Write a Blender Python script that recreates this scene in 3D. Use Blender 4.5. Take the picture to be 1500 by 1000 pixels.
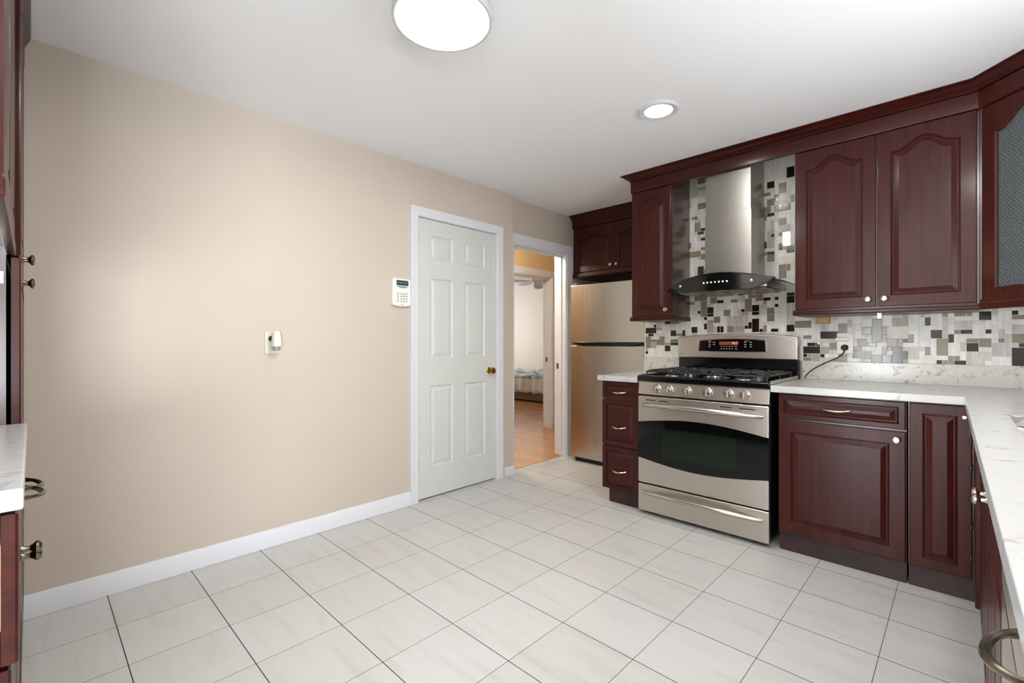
import bpy, bmesh, math, random
from mathutils import Vector, Matrix
for o in list(bpy.data.objects): bpy.data.objects.remove(o)
S = bpy.context.scene
C = S.collection
R = math.radians

# ------------------------------------------------------------ camera, light, exposure
EYE = 1.125
CEIL = 2.365
cd = bpy.data.cameras.new('camera'); cam = bpy.data.objects.new('camera', cd); C.objects.link(cam)
cam.location = (0, 0, EYE); cam.rotation_euler = (R(90), 0, .7692)
cd.sensor_width = 36; cd.lens = 36 * 682 / 1500; cd.clip_start = .02
S.camera = cam
S.view_settings.view_transform = 'Standard'; S.view_settings.look = 'None'
S.view_settings.exposure = 1.34; S.view_settings.gamma = 1.0; S.view_settings.use_curve_mapping = False
w = bpy.data.worlds.new('sky'); S.world = w; w.use_nodes = True
w.node_tree.nodes['Background'].inputs[0].default_value = (.92, .96, 1, 1)
w.node_tree.nodes['Background'].inputs[1].default_value = 1.2

def area(name, loc, direction, sx, sy, power, col=(1, 1, 1), spread=180):
    l = bpy.data.lights.new(name, 'AREA'); l.shape = 'RECTANGLE'; l.size = sx; l.size_y = sy
    l.energy = power; l.color = col; l.spread = R(spread)
    o = bpy.data.objects.new(name, l); C.objects.link(o); o.location = loc
    o.rotation_euler = Vector(direction).to_track_quat('-Z', 'Y').to_euler()
    return o
# added fill lights at unseen windows behind the camera and over the sink
area('dining_fill_light', (-1.75, -3.62, .85), (.30, 1, .80), 1.6, 1.4, 158, (.88, .95, 1))
area('side_fill_light', (2.94, -1.40, .85), (-1, .15, .95), 1.9, 1.4, 122, (.88, .95, 1))
area('daylight_sink_window', (.82, 1.75, 1.5), (-1, -.2, .8), 1.2, .9, 7, (.93, .97, 1))
area('bedroom_fill_light', (-9.05, 6.6, 1.4), (1, 0, 0), 2.0, 1.5, 15, (1, .98, .95))  # added fill for the bedroom; its window is unseen

# ------------------------------------------------------------ materials
def lin(c):
    return tuple(((v / 255) / 12.92 if v / 255 <= .04045 else ((v / 255 + .055) / 1.055) ** 2.4) for v in c) + (1,)
M = {}
def mat(name, col, rough=.5, metal=0, coat=0, spec=.5, emit=0):
    m = bpy.data.materials.new(name); m.use_nodes = True
    b = m.node_tree.nodes['Principled BSDF']
    b.inputs['Base Color'].default_value = lin(col); b.inputs['Roughness'].default_value = rough
    b.inputs['Metallic'].default_value = metal; b.inputs['Coat Weight'].default_value = coat
    b.inputs['Coat Roughness'].default_value = .25
    b.inputs['Specular IOR Level'].default_value = spec
    if emit:
        b.inputs['Emission Color'].default_value = lin(col); b.inputs['Emission Strength'].default_value = emit
    M[name] = m
    return m
def N(m, kind, **kw):
    n = m.node_tree.nodes.new(kind)
    for k, v in kw.items():
        if hasattr(n, k): setattr(n, k, v)
    return n
def LK(m, a, b): m.node_tree.links.new(a, b)
def bsdf(m): return m.node_tree.nodes['Principled BSDF']
def coords(m, scale, rot=(0, 0, 0), kind='Object'):
    t = N(m, 'ShaderNodeTexCoord'); mp = N(m, 'ShaderNodeMapping')
    mp.inputs['Scale'].default_value = scale; mp.inputs['Rotation'].default_value = rot
    LK(m, t.outputs[kind], mp.inputs[0]); return mp.outputs[0]
def ramp(m, fac, stops):
    r = N(m, 'ShaderNodeValToRGB'); cr = r.color_ramp
    while len(cr.elements) < len(stops): cr.elements.new(.5)
    for e, (p, c) in zip(cr.elements, stops): e.position = p; e.color = lin(c)
    LK(m, fac, r.inputs[0]); return r.outputs[0]
def noisy(name, c1, c2, scale, rough=.5, metal=0, coat=0, bump=0, detail=4, spec=.5, dist=0, p=(.35, .65), sc=5, rot=(0,0,0)):
    m = mat(name, c1, rough, metal, coat, spec)
    v = coords(m, scale, rot)
    n = N(m, 'ShaderNodeTexNoise'); n.inputs['Scale'].default_value = sc; n.inputs['Detail'].default_value = detail
    n.inputs['Distortion'].default_value = dist
    LK(m, v, n.inputs['Vector'])
    LK(m, ramp(m, n.outputs[0], [(p[0], c1), (p[1], c2)]), bsdf(m).inputs['Base Color'])
    if bump:
        b = N(m, 'ShaderNodeBump'); b.inputs['Strength'].default_value = bump; b.inputs['Distance'].default_value = .002
        LK(m, n.outputs[0], b.inputs['Height']); LK(m, b.outputs[0], bsdf(m).inputs['Normal'])
    return m
CH1, CH2 = (49, 14, 9), (65, 21, 14)
noisy('cherry_v', CH1, CH2, (22, 22, 1.2), .36, coat=.3, sc=2.2, detail=6, dist=.1, spec=.15); bsdf(M['cherry_v']).inputs['Coat Roughness'].default_value = .18; bsdf(M['cherry_v']).inputs['Coat Weight'].default_value = .26
noisy('cherry_h', CH1, CH2, (1.2, 22, 22), .36, coat=.3, sc=2.2, detail=6, dist=.1, spec=.15); bsdf(M['cherry_h']).inputs['Coat Roughness'].default_value = .18; bsdf(M['cherry_h']).inputs['Coat Weight'].default_value = .26
noisy('cherry_side', CH1, CH2, (14, 14, 1.6), .22, coat=.9, sc=2.2, detail=8, dist=.4)
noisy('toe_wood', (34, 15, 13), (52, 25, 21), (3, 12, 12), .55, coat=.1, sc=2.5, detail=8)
noisy('pine', (182, 146, 98), (200, 166, 120), (2, 10, 10), .5, sc=3)
mat('cabinet_dark', (26, 14, 13), .6)
noisy('wall_beige', (194, 182, 169), (198, 186, 173), (1, 1, 1), .62, sc=1.2, bump=0)
noisy('wall_hall', (220, 192, 146), (224, 197, 152), (1, 1, 1), .6, sc=1.2)
noisy('wall_cream', (226, 220, 209), (230, 225, 214), (1, 1, 1), .6, sc=1.2)
noisy('ceiling_white', (243, 244, 246), (245, 246, 248), (1, 1, 1), .7, sc=1)
mat('trim_white', (218, 219, 224), .35)
mat('door_paint', (207, 209, 205), .38)
mat('steel', (190, 184, 176), .27, 1)
def steel(name, col, rough, scale, bump=.06):
    m = mat(name, col, rough, 1)
    v = coords(m, scale)
    n = N(m, 'ShaderNodeTexNoise'); n.inputs['Scale'].default_value = 6; n.inputs['Detail'].default_value = 5
    LK(m, v, n.inputs['Vector'])
    mr = N(m, 'ShaderNodeMapRange'); mr.inputs['To Min'].default_value = rough - .05; mr.inputs['To Max'].default_value = rough + .08
    LK(m, n.outputs[0], mr.inputs[0]); LK(m, mr.outputs[0], bsdf(m).inputs['Roughness'])
    b = N(m, 'ShaderNodeBump'); b.inputs['Strength'].default_value = bump; b.inputs['Distance'].default_value = .001
    LK(m, n.outputs[0], b.inputs['Height']); LK(m, b.outputs[0], bsdf(m).inputs['Normal'])
    return m
steel('steel_h', (205, 198, 190), .30, (.6, 60, 60))
steel('steel_v', (200, 190, 178), .24, (40, 40, .5), .04)
m_ = steel('steel_chimney', (168, 165, 160), .34, (.6, 60, 60), .03)
bsdf(m_).inputs['Anisotropic'].default_value = .8; bsdf(m_).inputs['Anisotropic Rotation'].default_value = .25
mat('nickel', (214, 204, 190), .22, 1)
mat('chrome_dark', (120, 112, 100), .2, 1)
mat('brass', (176, 138, 66), .2, 1)
mat('hinge_metal', (150, 142, 125), .35, 1)
mat('black_gloss', (9, 9, 10), .12, spec=.5)
mat('black_satin', (16, 16, 17), .35)
mat('oven_glass', (6, 8, 7), .06, spec=.35)
mat('oven_inner_glass', (12, 26, 15), .08, spec=.35)
mat('cast_iron', (38, 39, 42), .42, .3)
mat('burner_cap', (24, 24, 26), .4)
mat('burner_bowl', (150, 155, 170), .25, .9)
mat('white_plastic', (232, 231, 224), .35)
mat('almond_plastic', (214, 207, 190), .4)
mat('grey_plastic', (140, 142, 140), .4)
mat('button_print', (186, 184, 176), .5)
mat('lcd_green', (24, 58, 56), .15)
mat('lcd_cell', (86, 120, 110), .3)
mat('display_orange', (150, 66, 34), .4, emit=.05)
mat('digit_orange', (235, 180, 130), .4, emit=.3)
mat('button_light', (220, 225, 230), .4, emit=.5)
mat('button_green', (120, 230, 80), .4, emit=.9)
mat('glow_white', (255, 253, 248), .5, emit=1.6)
mat('lamp_rim', (196, 198, 198), .35)
mat('rubber_black', (14, 14, 15), .5)
mat('grout', (238, 233, 224), .6)
mat('coverlet_white', (238, 234, 232), .8)
noisy('quilt_print', (120, 170, 180), (236, 232, 222), (3, 3, 3), .8, sc=2.2, detail=1, p=(.42, .5))
mat('bed_frame_brown', (134, 114, 96), .6)
mat('fan_white', (240, 240, 238), .4)
mat('red_dot', (150, 40, 30), .4, emit=.3)

# quartz: white with grey flecks and soft veins
def quartz(name, base, fleck, thr, sc):
    m = mat(name, base, .2, spec=.4)
    v = coords(m, (1, 1, 1))
    n = N(m, 'ShaderNodeTexNoise'); n.inputs['Scale'].default_value = sc; n.inputs['Detail'].default_value = 7; n.inputs['Distortion'].default_value = 1.2
    LK(m, v, n.inputs['Vector'])
    mid = tuple((a + 2 * b) / 3 for a, b in zip(fleck, base))
    LK(m, ramp(m, n.outputs[0], [(thr - .09, fleck), (thr - .03, mid), (thr + .04, base)]), bsdf(m).inputs['Base Color'])
    return m
quartz('quartz', (190, 190, 190), (160, 156, 149), .38, 16)
quartz('quartz_upstand', (202, 199, 193), (158, 151, 141), .42, 26)

# floor: 12 inch tiles, dark thin joints, faint diagonal veining
def floor_material():
    m = mat('floor_tile', (214, 211, 206), .3, coat=.0)
    T = .3116
    t = N(m, 'ShaderNodeTexCoord'); sp = N(m, 'ShaderNodeSeparateXYZ'); LK(m, t.outputs['Object'], sp.inputs[0])
    def line(sock, off, width):
        a = N(m, 'ShaderNodeMath', operation='ADD'); a.inputs[1].default_value = off; LK(m, sock, a.inputs[0])
        b = N(m, 'ShaderNodeMath', operation='DIVIDE'); b.inputs[1].default_value = T; LK(m, a.outputs[0], b.inputs[0])
        f = N(m, 'ShaderNodeMath', operation='FRACT'); LK(m, b.outputs[0], f.inputs[0])
        s = N(m, 'ShaderNodeMath', operation='SUBTRACT'); s.inputs[1].default_value = .5; LK(m, f.outputs[0], s.inputs[0])
        ab = N(m, 'ShaderNodeMath', operation='ABSOLUTE'); LK(m, s.outputs[0], ab.inputs[0])
        g = N(m, 'ShaderNodeMath', operation='GREATER_THAN'); g.inputs[1].default_value = .5 - width / T / 2; LK(m, ab.outputs[0], g.inputs[0])
        return g.outputs[0], b.outputs[0]
    gx, ux = line(sp.outputs[0], 2.397 + 40 * T, .0022)
    gy, uy = line(sp.outputs[1], -.2352 + 40 * T, .0036)
    mx = N(m, 'ShaderNodeMath', operation='MAXIMUM'); LK(m, gx, mx.inputs[0]); LK(m, gy, mx.inputs[1])
    # per-tile tone
    fx = N(m, 'ShaderNodeMath', operation='FLOOR'); LK(m, ux, fx.inputs[0])
    fy = N(m, 'ShaderNodeMath', operation='FLOOR'); LK(m, uy, fy.inputs[0])
    cb = N(m, 'ShaderNodeCombineXYZ'); LK(m, fx.outputs[0], cb.inputs[0]); LK(m, fy.outputs[0], cb.inputs[1])
    wn = N(m, 'ShaderNodeTexWhiteNoise'); LK(m, cb.outputs[0], wn.inputs['Vector'])
    v = coords(m, (1.2, 9, 1), (0, 0, R(38)))
    n = N(m, 'ShaderNodeTexNoise'); n.inputs['Scale'].default_value = 2.2; n.inputs['Detail'].default_value = 6; n.inputs['Distortion'].default_value = .6
    LK(m, v, n.inputs['Vector'])
    vein = ramp(m, n.outputs[0], [(.30, (190, 189, 187)), (.45, (197, 196, 194)), (.7, (200, 199, 198))])
    mixt = N(m, 'ShaderNodeMix', data_type='RGBA', blend_type='MULTIPLY'); mixt.inputs[0].default_value = 1
    tone = ramp(m, wn.outputs[0], [(0, (250, 249, 248)), (1, (255, 255, 255))])
    LK(m, vein, mixt.inputs[6]); LK(m, tone, mixt.inputs[7])
    mix = N(m, 'ShaderNodeMix', data_type='RGBA'); LK(m, mx.outputs[0], mix.inputs[0])
    LK(m, mixt.outputs[2], mix.inputs[6]); mix.inputs[7].default_value = lin((58, 50, 45))
    LK(m, mix.outputs[2], bsdf(m).inputs['Base Color'])
    mr = N(m, 'ShaderNodeMapRange'); mr.inputs['To Min'].default_value = .31; mr.inputs['To Max'].default_value = .8
    LK(m, mx.outputs[0], mr.inputs[0]); LK(m, mr.outputs[0], bsdf(m).inputs['Roughness'])
    LK(m, mr.outputs[0], bsdf(m).inputs['Coat Roughness'])
    b = N(m, 'ShaderNodeBump', invert=True); b.inputs['Strength'].default_value = .4; b.inputs['Distance'].default_value = .001
    LK(m, mx.outputs[0], b.inputs['Height']); LK(m, b.outputs[0], bsdf(m).inputs['Normal'])
floor_material()

def oak_material():
    m = mat('oak_boards', (206, 150, 92), .22, coat=.3)
    v = coords(m, (1, 1, 1), (0, 0, 0))
    br = N(m, 'ShaderNodeTexBrick'); br.offset = .37
    for k, val in (('Scale', 1), ('Brick Width', .9), ('Row Height', .057), ('Mortar Size', .0012), ('Bias', 0)): br.inputs[k].default_value = val
    br.inputs['Color1'].default_value = lin((212, 156, 98)); br.inputs['Color2'].default_value = lin((190, 130, 74)); br.inputs['Mortar'].default_value = lin((120, 74, 38))
    LK(m, v, br.inputs['Vector'])
    n = N(m, 'ShaderNodeTexNoise'); n.inputs['Scale'].default_value = 3; n.inputs['Detail'].default_value = 6
    LK(m, coords(m, (1.5, 26, 1)), n.inputs['Vector'])
    mix = N(m, 'ShaderNodeMix', data_type='RGBA', blend_type='MULTIPLY'); mix.inputs[0].default_value = .5
    LK(m, br.outputs[0], mix.inputs[6]); LK(m, ramp(m, n.outputs[0], [(.3, (205, 180, 150)), (.7, (255, 255, 255))]), mix.inputs[7])
    LK(m, mix.outputs[2], bsdf(m).inputs['Base Color'])
oak_material()

# mosaic tile stones and glass
for nm, a, b, rg in (('mosaic_white', (214, 212, 206), (234, 233, 230), .22), ('mosaic_cream', (208, 203, 191), (224, 219, 209), .25),
                 ('mosaic_grey', (176, 174, 168), (206, 204, 198), .22)):
    noisy(nm, a, b, (14, 4, 3), rg + .1, sc=3, detail=5, dist=.5, spec=.3)
mat('mosaic_taupe', (136, 128, 110), .22, spec=.35)
mat('mosaic_dark', (42, 31, 28), .16, spec=.35)
mat('mosaic_pink', (168, 156, 146), .3, spec=.3)
mat('mosaic_mirror', (190, 190, 188), .12, .7)

def glass_textured():
    m = mat('cathedral_glass', (112, 120, 122), .22, spec=.7)
    b = bsdf(m); b.inputs['Transmission Weight'].default_value = .55; b.inputs['IOR'].default_value = 1.45
    v = coords(m, (1, 1, 1))
    w1 = N(m, 'ShaderNodeTexVoronoi'); w1.inputs['Scale'].default_value = 170; LK(m, v, w1.inputs['Vector'])
    last = w1.outputs[0]
    for ang in (40, -40):
        wv = N(m, 'ShaderNodeTexWave'); wv.inputs['Scale'].default_value = 26; wv.inputs['Distortion'].default_value = .6; wv.bands_direction = 'X'
        LK(m, coords(m, (1, 1, 1), (0, R(ang), 0)), wv.inputs['Vector'])
        sc = N(m, 'ShaderNodeMath', operation='MULTIPLY'); sc.inputs[1].default_value = .45; LK(m, wv.outputs[1], sc.inputs[0])
        ad = N(m, 'ShaderNodeMath', operation='ADD'); LK(m, last, ad.inputs[0]); LK(m, sc.outputs[0], ad.inputs[1]); last = ad.outputs[0]
    bp = N(m, 'ShaderNodeBump'); bp.inputs['Strength'].default_value = .7; bp.inputs['Distance'].default_value = .003
    LK(m, ad.outputs[0], bp.inputs['Height']); LK(m, bp.outputs[0], b.inputs['Normal'])
glass_textured()
def glass_clear():
    m = mat('hood_glass', (60, 66, 62), .03, spec=.6)
    bsdf(m).inputs['Transmission Weight'].default_value = .85; bsdf(m).inputs['IOR'].default_value = 1.3
glass_clear()
def pane_glass():
    m = mat('window_glass', (250, 252, 252), .0)
    bsdf(m).inputs['Transmission Weight'].default_value = 1; bsdf(m).inputs['IOR'].default_value = 1.02
pane_glass()

# ------------------------------------------------------------ mesh helpers
class MB:
    def __init__(s): s.bm = bmesh.new(); s.mi = 0
    def face(s, vs):
        try: f = s.bm.faces.new(vs); f.material_index = s.mi; return f
        except ValueError: return None
    def box(s, x0, x1, y0, y1, z0, z1, mi=None):
        if mi is not None: s.mi = mi
        v = [s.bm.verts.new((x, y, z)) for z in (z0, z1) for y in (y0, y1) for x in (x0, x1)]
        for q in ((0, 2, 3, 1), (4, 5, 7, 6), (0, 1, 5, 4), (2, 6, 7, 3), (0, 4, 6, 2), (1, 3, 7, 5)): s.face([v[i] for i in q])
        return s
    def loops(s, loops, cap0=True, cap1=True, closed=True):
        L = [[s.bm.verts.new(p) for p in l] for l in loops]
        n = len(L[0])
        for a, b in zip(L, L[1:]):
            for i in range(n if closed else n - 1):
                j = (i + 1) % n; s.face((a[i], a[j], b[j], b[i]))
        if cap0: s.face(list(reversed(L[0])))
        if cap1: s.face(L[-1])
        return s
    def prism(s, poly, axis, a, b):
        def p(u, v, w): return {0: (w, u, v), 1: (u, w, v), 2: (u, v, w)}[axis]
        return s.loops([[p(u, v, a) for u, v in poly], [p(u, v, b) for u, v in poly]])
    def tube(s, pts, r, n=10, closed=False):
        pts = [Vector(p) for p in pts]; L = []
        rr = r if isinstance(r, (list, tuple)) else [r] * len(pts)
        up = None
        for i, p in enumerate(pts):
            if closed: d = pts[(i + 1) % len(pts)] - pts[i - 1]
            else: d = pts[min(i + 1, len(pts) - 1)] - pts[max(i - 1, 0)]
            d.normalize()
            if up is None: up = Vector((0, 0, 1)) if abs(d.z) < .9 else Vector((1, 0, 0))
            a = d.cross(up).normalized(); b = a.cross(d).normalized(); up = b
            L.append([p + (a * math.cos(t * 2 * math.pi / n) + b * math.sin(t * 2 * math.pi / n)) * rr[i] for t in range(n)])
        if closed: L.append(L[0])
        return s.loops(L, not closed, not closed)
    def lathe(s, prof, o, axis=2, n=24, sign=1):
        L = []
        for r, h in prof:
            l = []
            for t in range(n):
                c, q = math.cos(2 * math.pi * t / n) * max(r, 1e-4), math.sin(2 * math.pi * t / n) * max(r, 1e-4)
                hh = h * sign
                l.append({2: (o[0] + c, o[1] + q, o[2] + hh), 1: (o[0] + c, o[1] + hh, o[2] + q), 0: (o[0] + hh, o[1] + c, o[2] + q)}[axis])
            L.append(l)
        return s.loops(L)
    def cells(s, xs, ys, on, a, b, axis=2):
        """solid slab out of grid cells sharing vertices; on(i,j) tells which cells exist"""
        def p(u, v, w): return {0: (w, u, v), 1: (u, w, v), 2: (u, v, w)}[axis]
        V = {}
        def g(i, j, k):
            if (i, j, k) not in V: V[i, j, k] = s.bm.verts.new(p(xs[i], ys[j], (a, b)[k]))
            return V[i, j, k]
        nx, ny = len(xs) - 1, len(ys) - 1
        ok = lambda i, j: 0 <= i < nx and 0 <= j < ny and on(i, j)
        for i in range(nx):
            for j in range(ny):
                if not ok(i, j): continue
                s.face([g(i, j, 1), g(i + 1, j, 1), g(i + 1, j + 1, 1), g(i, j + 1, 1)])
                s.face([g(i, j, 0), g(i, j + 1, 0), g(i + 1, j + 1, 0), g(i + 1, j, 0)])
                for di, dj, e in ((-1, 0, ((i, j), (i, j + 1))), (1, 0, ((i + 1, j), (i + 1, j + 1))), (0, -1, ((i, j), (i + 1, j))), (0, 1, ((i, j + 1), (i + 1, j + 1)))):
                    if not ok(i + di, j + dj):
                        (p0, p1) = e; s.face([g(*p0, 0), g(*p1, 0), g(*p1, 1), g(*p0, 1)])
        return s
    def build(s, name, m, parent=None, bev=0, smooth=False, seg=2, ang=32):
        bmesh.ops.recalc_face_normals(s.bm, faces=s.bm.faces)
        me = bpy.data.meshes.new(name); s.bm.to_mesh(me); s.bm.free()
        for mm in (m if isinstance(m, (list, tuple)) else [m]): me.materials.append(M[mm])
        if smooth or bev:
            me.polygons.foreach_set('use_smooth', [True] * len(me.polygons)); me.set_sharp_from_angle(angle=R(ang))
        o = bpy.data.objects.new(name, me); C.objects.link(o)
        if parent: o.parent = parent
        if bev:
            b = o.modifiers.new('bevel', 'BEVEL'); b.width = bev; b.segments = seg; b.limit_method = 'ANGLE'; b.angle_limit = R(40)
            b.harden_normals = True
        return o

def thing(name, label, cat, loc=(0, 0, 0), rz=0, group=None):
    o = bpy.data.objects.new(name, None); C.objects.link(o); o.empty_display_size = .1
    o.location = loc; o.rotation_euler = (0, 0, rz); o['label'] = label; o['category'] = cat
    if group: o['group'] = group
    return o
def tag(o, label, cat, group=None):
    o['label'] = label; o['category'] = cat
    if group: o['group'] = group
    return o
def struct(o): o['kind'] = 'structure'; return o

# ------------------------------------------------------------ joinery helpers (local frame: front faces -Y, x to the right, z up)
def panel_loops(w, h, fw, rise, t, x, y, z, top_pts=22, style='raised'):
    """front at y-t, back at y"""
    def top(s):
        u = abs(2 * s - 1)
        if u > .88: return 0
        return rise * .5 * (1 + math.cos(math.pi * u / .88))
    K = top_pts if rise else 1
    def rect(e, yy):
        l = [(x + e, yy, z + e), (x + w - e, yy, z + e)]
        for k in range(K + 1):
            s = k / K; l.append((x + w - e + (2 * e - w) * s, yy, z + h - e))
        return l
    def opn(e, yy):
        x0, x1 = x + fw + e, x + w - fw - e
        l = [(x0, yy, z + fw + e), (x1, yy, z + fw + e)]
        for k in range(K + 1):
            s = k / K; l.append((x1 + (x0 - x1) * s, yy, z + h - fw - rise + top(s) - e))
        return l
    f = y - t
    L = [rect(0, y), rect(0, f + .004), rect(.0015, f + .001), rect(.004, f), opn(0, f), opn(.003, f + .004), opn(.006, f + .003), opn(.009, f + .0075),
         opn(.012, f + .0075), opn(.032, f + .001), opn(.0335, f + .0002)]
    return L
def panel_door(parent, name, x, z, w, h, y=0, fw=.055, rise=0, t=.02, m='cherry_v'):
    b = MB(); b.loops(panel_loops(w, h, fw, rise, t, x, y, z))
    return b.build(name, m, parent, smooth=True, ang=11)
def knob(parent, x, y, z, m='nickel', r=.015, name='knob'):
    b = MB(); b.lathe([(.008, 0), (.006, .004), (.005, .012), (.008, .017), (r, .021), (r, .025), (r * .7, .029), (.001, .030)], (x, y, z), 1, 16, -1)
    return b.build(name, m, parent, smooth=True)
def pull(parent, x, y, z, L=.10, m='nickel', out=.028, r=.0045, name='handle'):
    pts = []
    for k in range(15):
        s = k / 14; a = math.pi * s
        pts.append((x + (s - .5) * L, y - out * math.sin(a) ** .55 if 0 < s < 1 else y, z - .006 * math.sin(a)))
    rr = [r * (1.25 if k in (0, 14) else .8 + .35 * math.sin(math.pi * k / 14)) for k in range(15)]
    b = MB(); b.tube(pts, rr, 8)
    return b.build(name, m, parent, smooth=True)
def sweep(path, prof, name, m, parent=None, bev=0):
    """prof: (out, z); out is measured to the right of the path direction"""
    P = [Vector((p[0], p[1])) for p in path]; L = []
    for i, p in enumerate(P):
        def nrm(a, b): d = (b - a).normalized(); return Vector((d.y, -d.x))
        if i == 0: n = nrm(P[0], P[1])
        elif i == len(P) - 1: n = nrm(P[-2], P[-1])
        else:
            a, b = nrm(P[i - 1], p), nrm(p, P[i + 1]); n = (a + b); n = n / n.length_squared * 2
        L.append([(p.x + n.x * o, p.y + n.y * o, z) for o, z in prof])
    b = MB(); b.loops(L)
    return b.build(name, m, parent, bev=bev, smooth=True)

# ------------------------------------------------------------ room shell
def wbox(name, x0, x1, y0, y1, z0, z1, m, bev=0):
    b = MB(); b.box(x0, x1, y0, y1, z0, z1); return struct(b.build(name, m, bev=bev))
def wall_with_holes(name, axis, us, vs, hole, a, b, m):
    mb = MB(); mb.cells(us, vs, lambda i, j: not hole(i, j), a, b, axis); return struct(mb.build(name, m))
XL = -2.74; XL2 = -2.80; YB = 3.46; XR = .665
wbox('floor', -2.83, 3.0, -3.7, 4.5, -.06, 0, 'floor_tile')
b = MB(); b.box(-2.86, -2.83, 2.90, 3.67, -.05, .003); struct(b.build('trim_5', 'oak_boards'))
wbox('floor_hall', -9.2, -2.86, 1.0, 9.6, -.07, -.004, 'oak_boards')
wbox('ceiling', -9.3, 3.1, -3.8, 9.7, CEIL, CEIL + .08, 'ceiling_white')
# left wall with the closet door opening
wall_with_holes('wall_left', 0, [-.78, 1.872, 2.656, 2.84], [0, 2.012, CEIL], lambda i, j: i == 1 and j == 0, XL - .13, XL, 'wall_beige')
# set-back piece of the left wall with the hallway opening
wall_with_holes('wall_hallway', 0, [2.84, 2.90, 3.66, 4.5], [0, 1.985, CEIL], lambda i, j: i == 1 and j == 0, XL2 - .13, XL2, 'wall_beige')
wbox('wall_back', -1.85, XR + .12, YB, 4.45, 0, CEIL, 'wall_beige')
wbox('wall_alcove', XL2, -1.85, 4.4, 4.5, 0, CEIL, 'wall_beige')
wbox('wall_near', XL, -.98, -.78, -.66, 0, CEIL, 'wall_beige')
# right wall with the window over the sink
wall_with_holes('wall_right', 0, [-.2, 1.1, 2.4, YB], [0, 1.08, 2.05, CEIL], lambda i, j: i == 1 and j == 1, XR, XR + .12, 'wall_beige')
wall_with_holes('wall_dining', 1, [-2.9, -2.6, -.9, 3.0], [0, .10, 1.65, CEIL], lambda i, j: i == 1 and j == 1, -3.58, -3.46, 'wall_beige')
wbox('wall_dining_left', XL - .13, XL, -3.5, -.78, 0, CEIL, 'wall_beige')
wall_with_holes('wall_dining_right', 0, [-3.5, -2.4, -.4, -.1], [0, .10, 1.65, CEIL], lambda i, j: i == 1 and j == 1, 2.76, 2.88, 'wall_beige')
wbox('wall_dining_return', XR, 2.9, -.2, -.08, 0, CEIL, 'wall_beige')
# windows: frames with mullions
def window(name, axis, at, u0, u1, z0, z1, nm):
    b = MB(); p = []
    t = .045
    def bar(a0, a1, c0, c1):
        if axis == 0: b.box(at - .03, at + .03, a0, a1, c0, c1)
        else: b.box(a0, a1, at - .03, at + .03, c0, c1)
    bar(u0, u0 + t, z0, z1); bar(u1 - t, u1, z0, z1); bar(u0 + t, u1 - t, z0, z0 + t); bar(u0 + t, u1 - t, z1 - t, z1)
    for k in range(1, nm):
        c = u0 + (u1 - u0) * k / nm; bar(c - t / 2, c + t / 2, z0 + t, z1 - t)
    o = struct(b.build(name, 'trim_white'))
    return o
window('window_1', 0, XR + .06, 1.1, 2.4, 1.08, 2.05, 2)
window('added_window_2', 1, -3.52, -2.6, -.9, .10, 1.65, 2)  # unseen window, placed and lowered to throw fill onto the ceiling
window('added_window_3', 0, 2.82, -2.4, -.4, .10, 1.65, 2)  # unseen window, added to brighten the left wall and ceiling
# hall and bedroom
wall_with_holes('wall_hall', 0, [1.5, 3.85, 4.742, 6.0], [-.02, 1.955, CEIL], lambda i, j: i == 1 and j == 0, -4.0, -3.87, 'wall_hall')
wbox('wall_hall_end', -3.87, -2.93, 5.6, 5.72, -.02, CEIL, 'wall_hall')
wbox('wall_hall_near', -3.87, -2.93, 1.4, 1.5, -.02, CEIL, 'wall_hall')
wbox('wall_hall_side', -2.95, -2.87, 1.5, 2.84, -.02, CEIL, 'wall_hall')
wbox('wall_hall_far_side', -2.95, -2.93, 4.5, 5.6, -.02, CEIL, 'wall_hall')
wbox('wall_bedroom_back', -9.0, -4.0, 8.35, 8.45, -.02, CEIL, 'wall_cream')
wall_with_holes('wall_bedroom_side', 0, [2.4, 5.5, 7.7, 8.45], [-.02, .65, 2.15, CEIL], lambda i, j: i == 1 and j == 1, -8.95, -8.85, 'wall_cream')
wbox('wall_bedroom_near', -9.0, -4.0, 2.3, 2.4, -.02, CEIL, 'wall_cream')
wbox('wall_bedroom_door_side', -4.03, -4.0, 2.4, 3.85, -.02, CEIL, 'wall_cream')
wbox('wall_bedroom_right', -4.0, -3.95, 6.0, 8.45, -.02, CEIL, 'wall_cream')
window('added_window_4', 0, -8.9, 5.5, 7.7, .65, 2.15, 2)  # unseen window, added for the bedroom fill

# baseboards
def baseboard(name, y0, y1, x, z1=.092, z0=0):
    b = MB(); b.prism([(x, z0), (x + .014, z0), (x + .014, z1 - .022), (x + .010, z1 - .012), (x + .008, z1 - .003), (x + .004, z1), (x, z1)], 1, y0, y1)
    return struct(b.build(name, 'trim_white', smooth=True))
baseboard('baseboard_left', -.66, 1.815, XL)
baseboard('baseboard_left_end', 2.737, 2.852, XL, .075)
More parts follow.
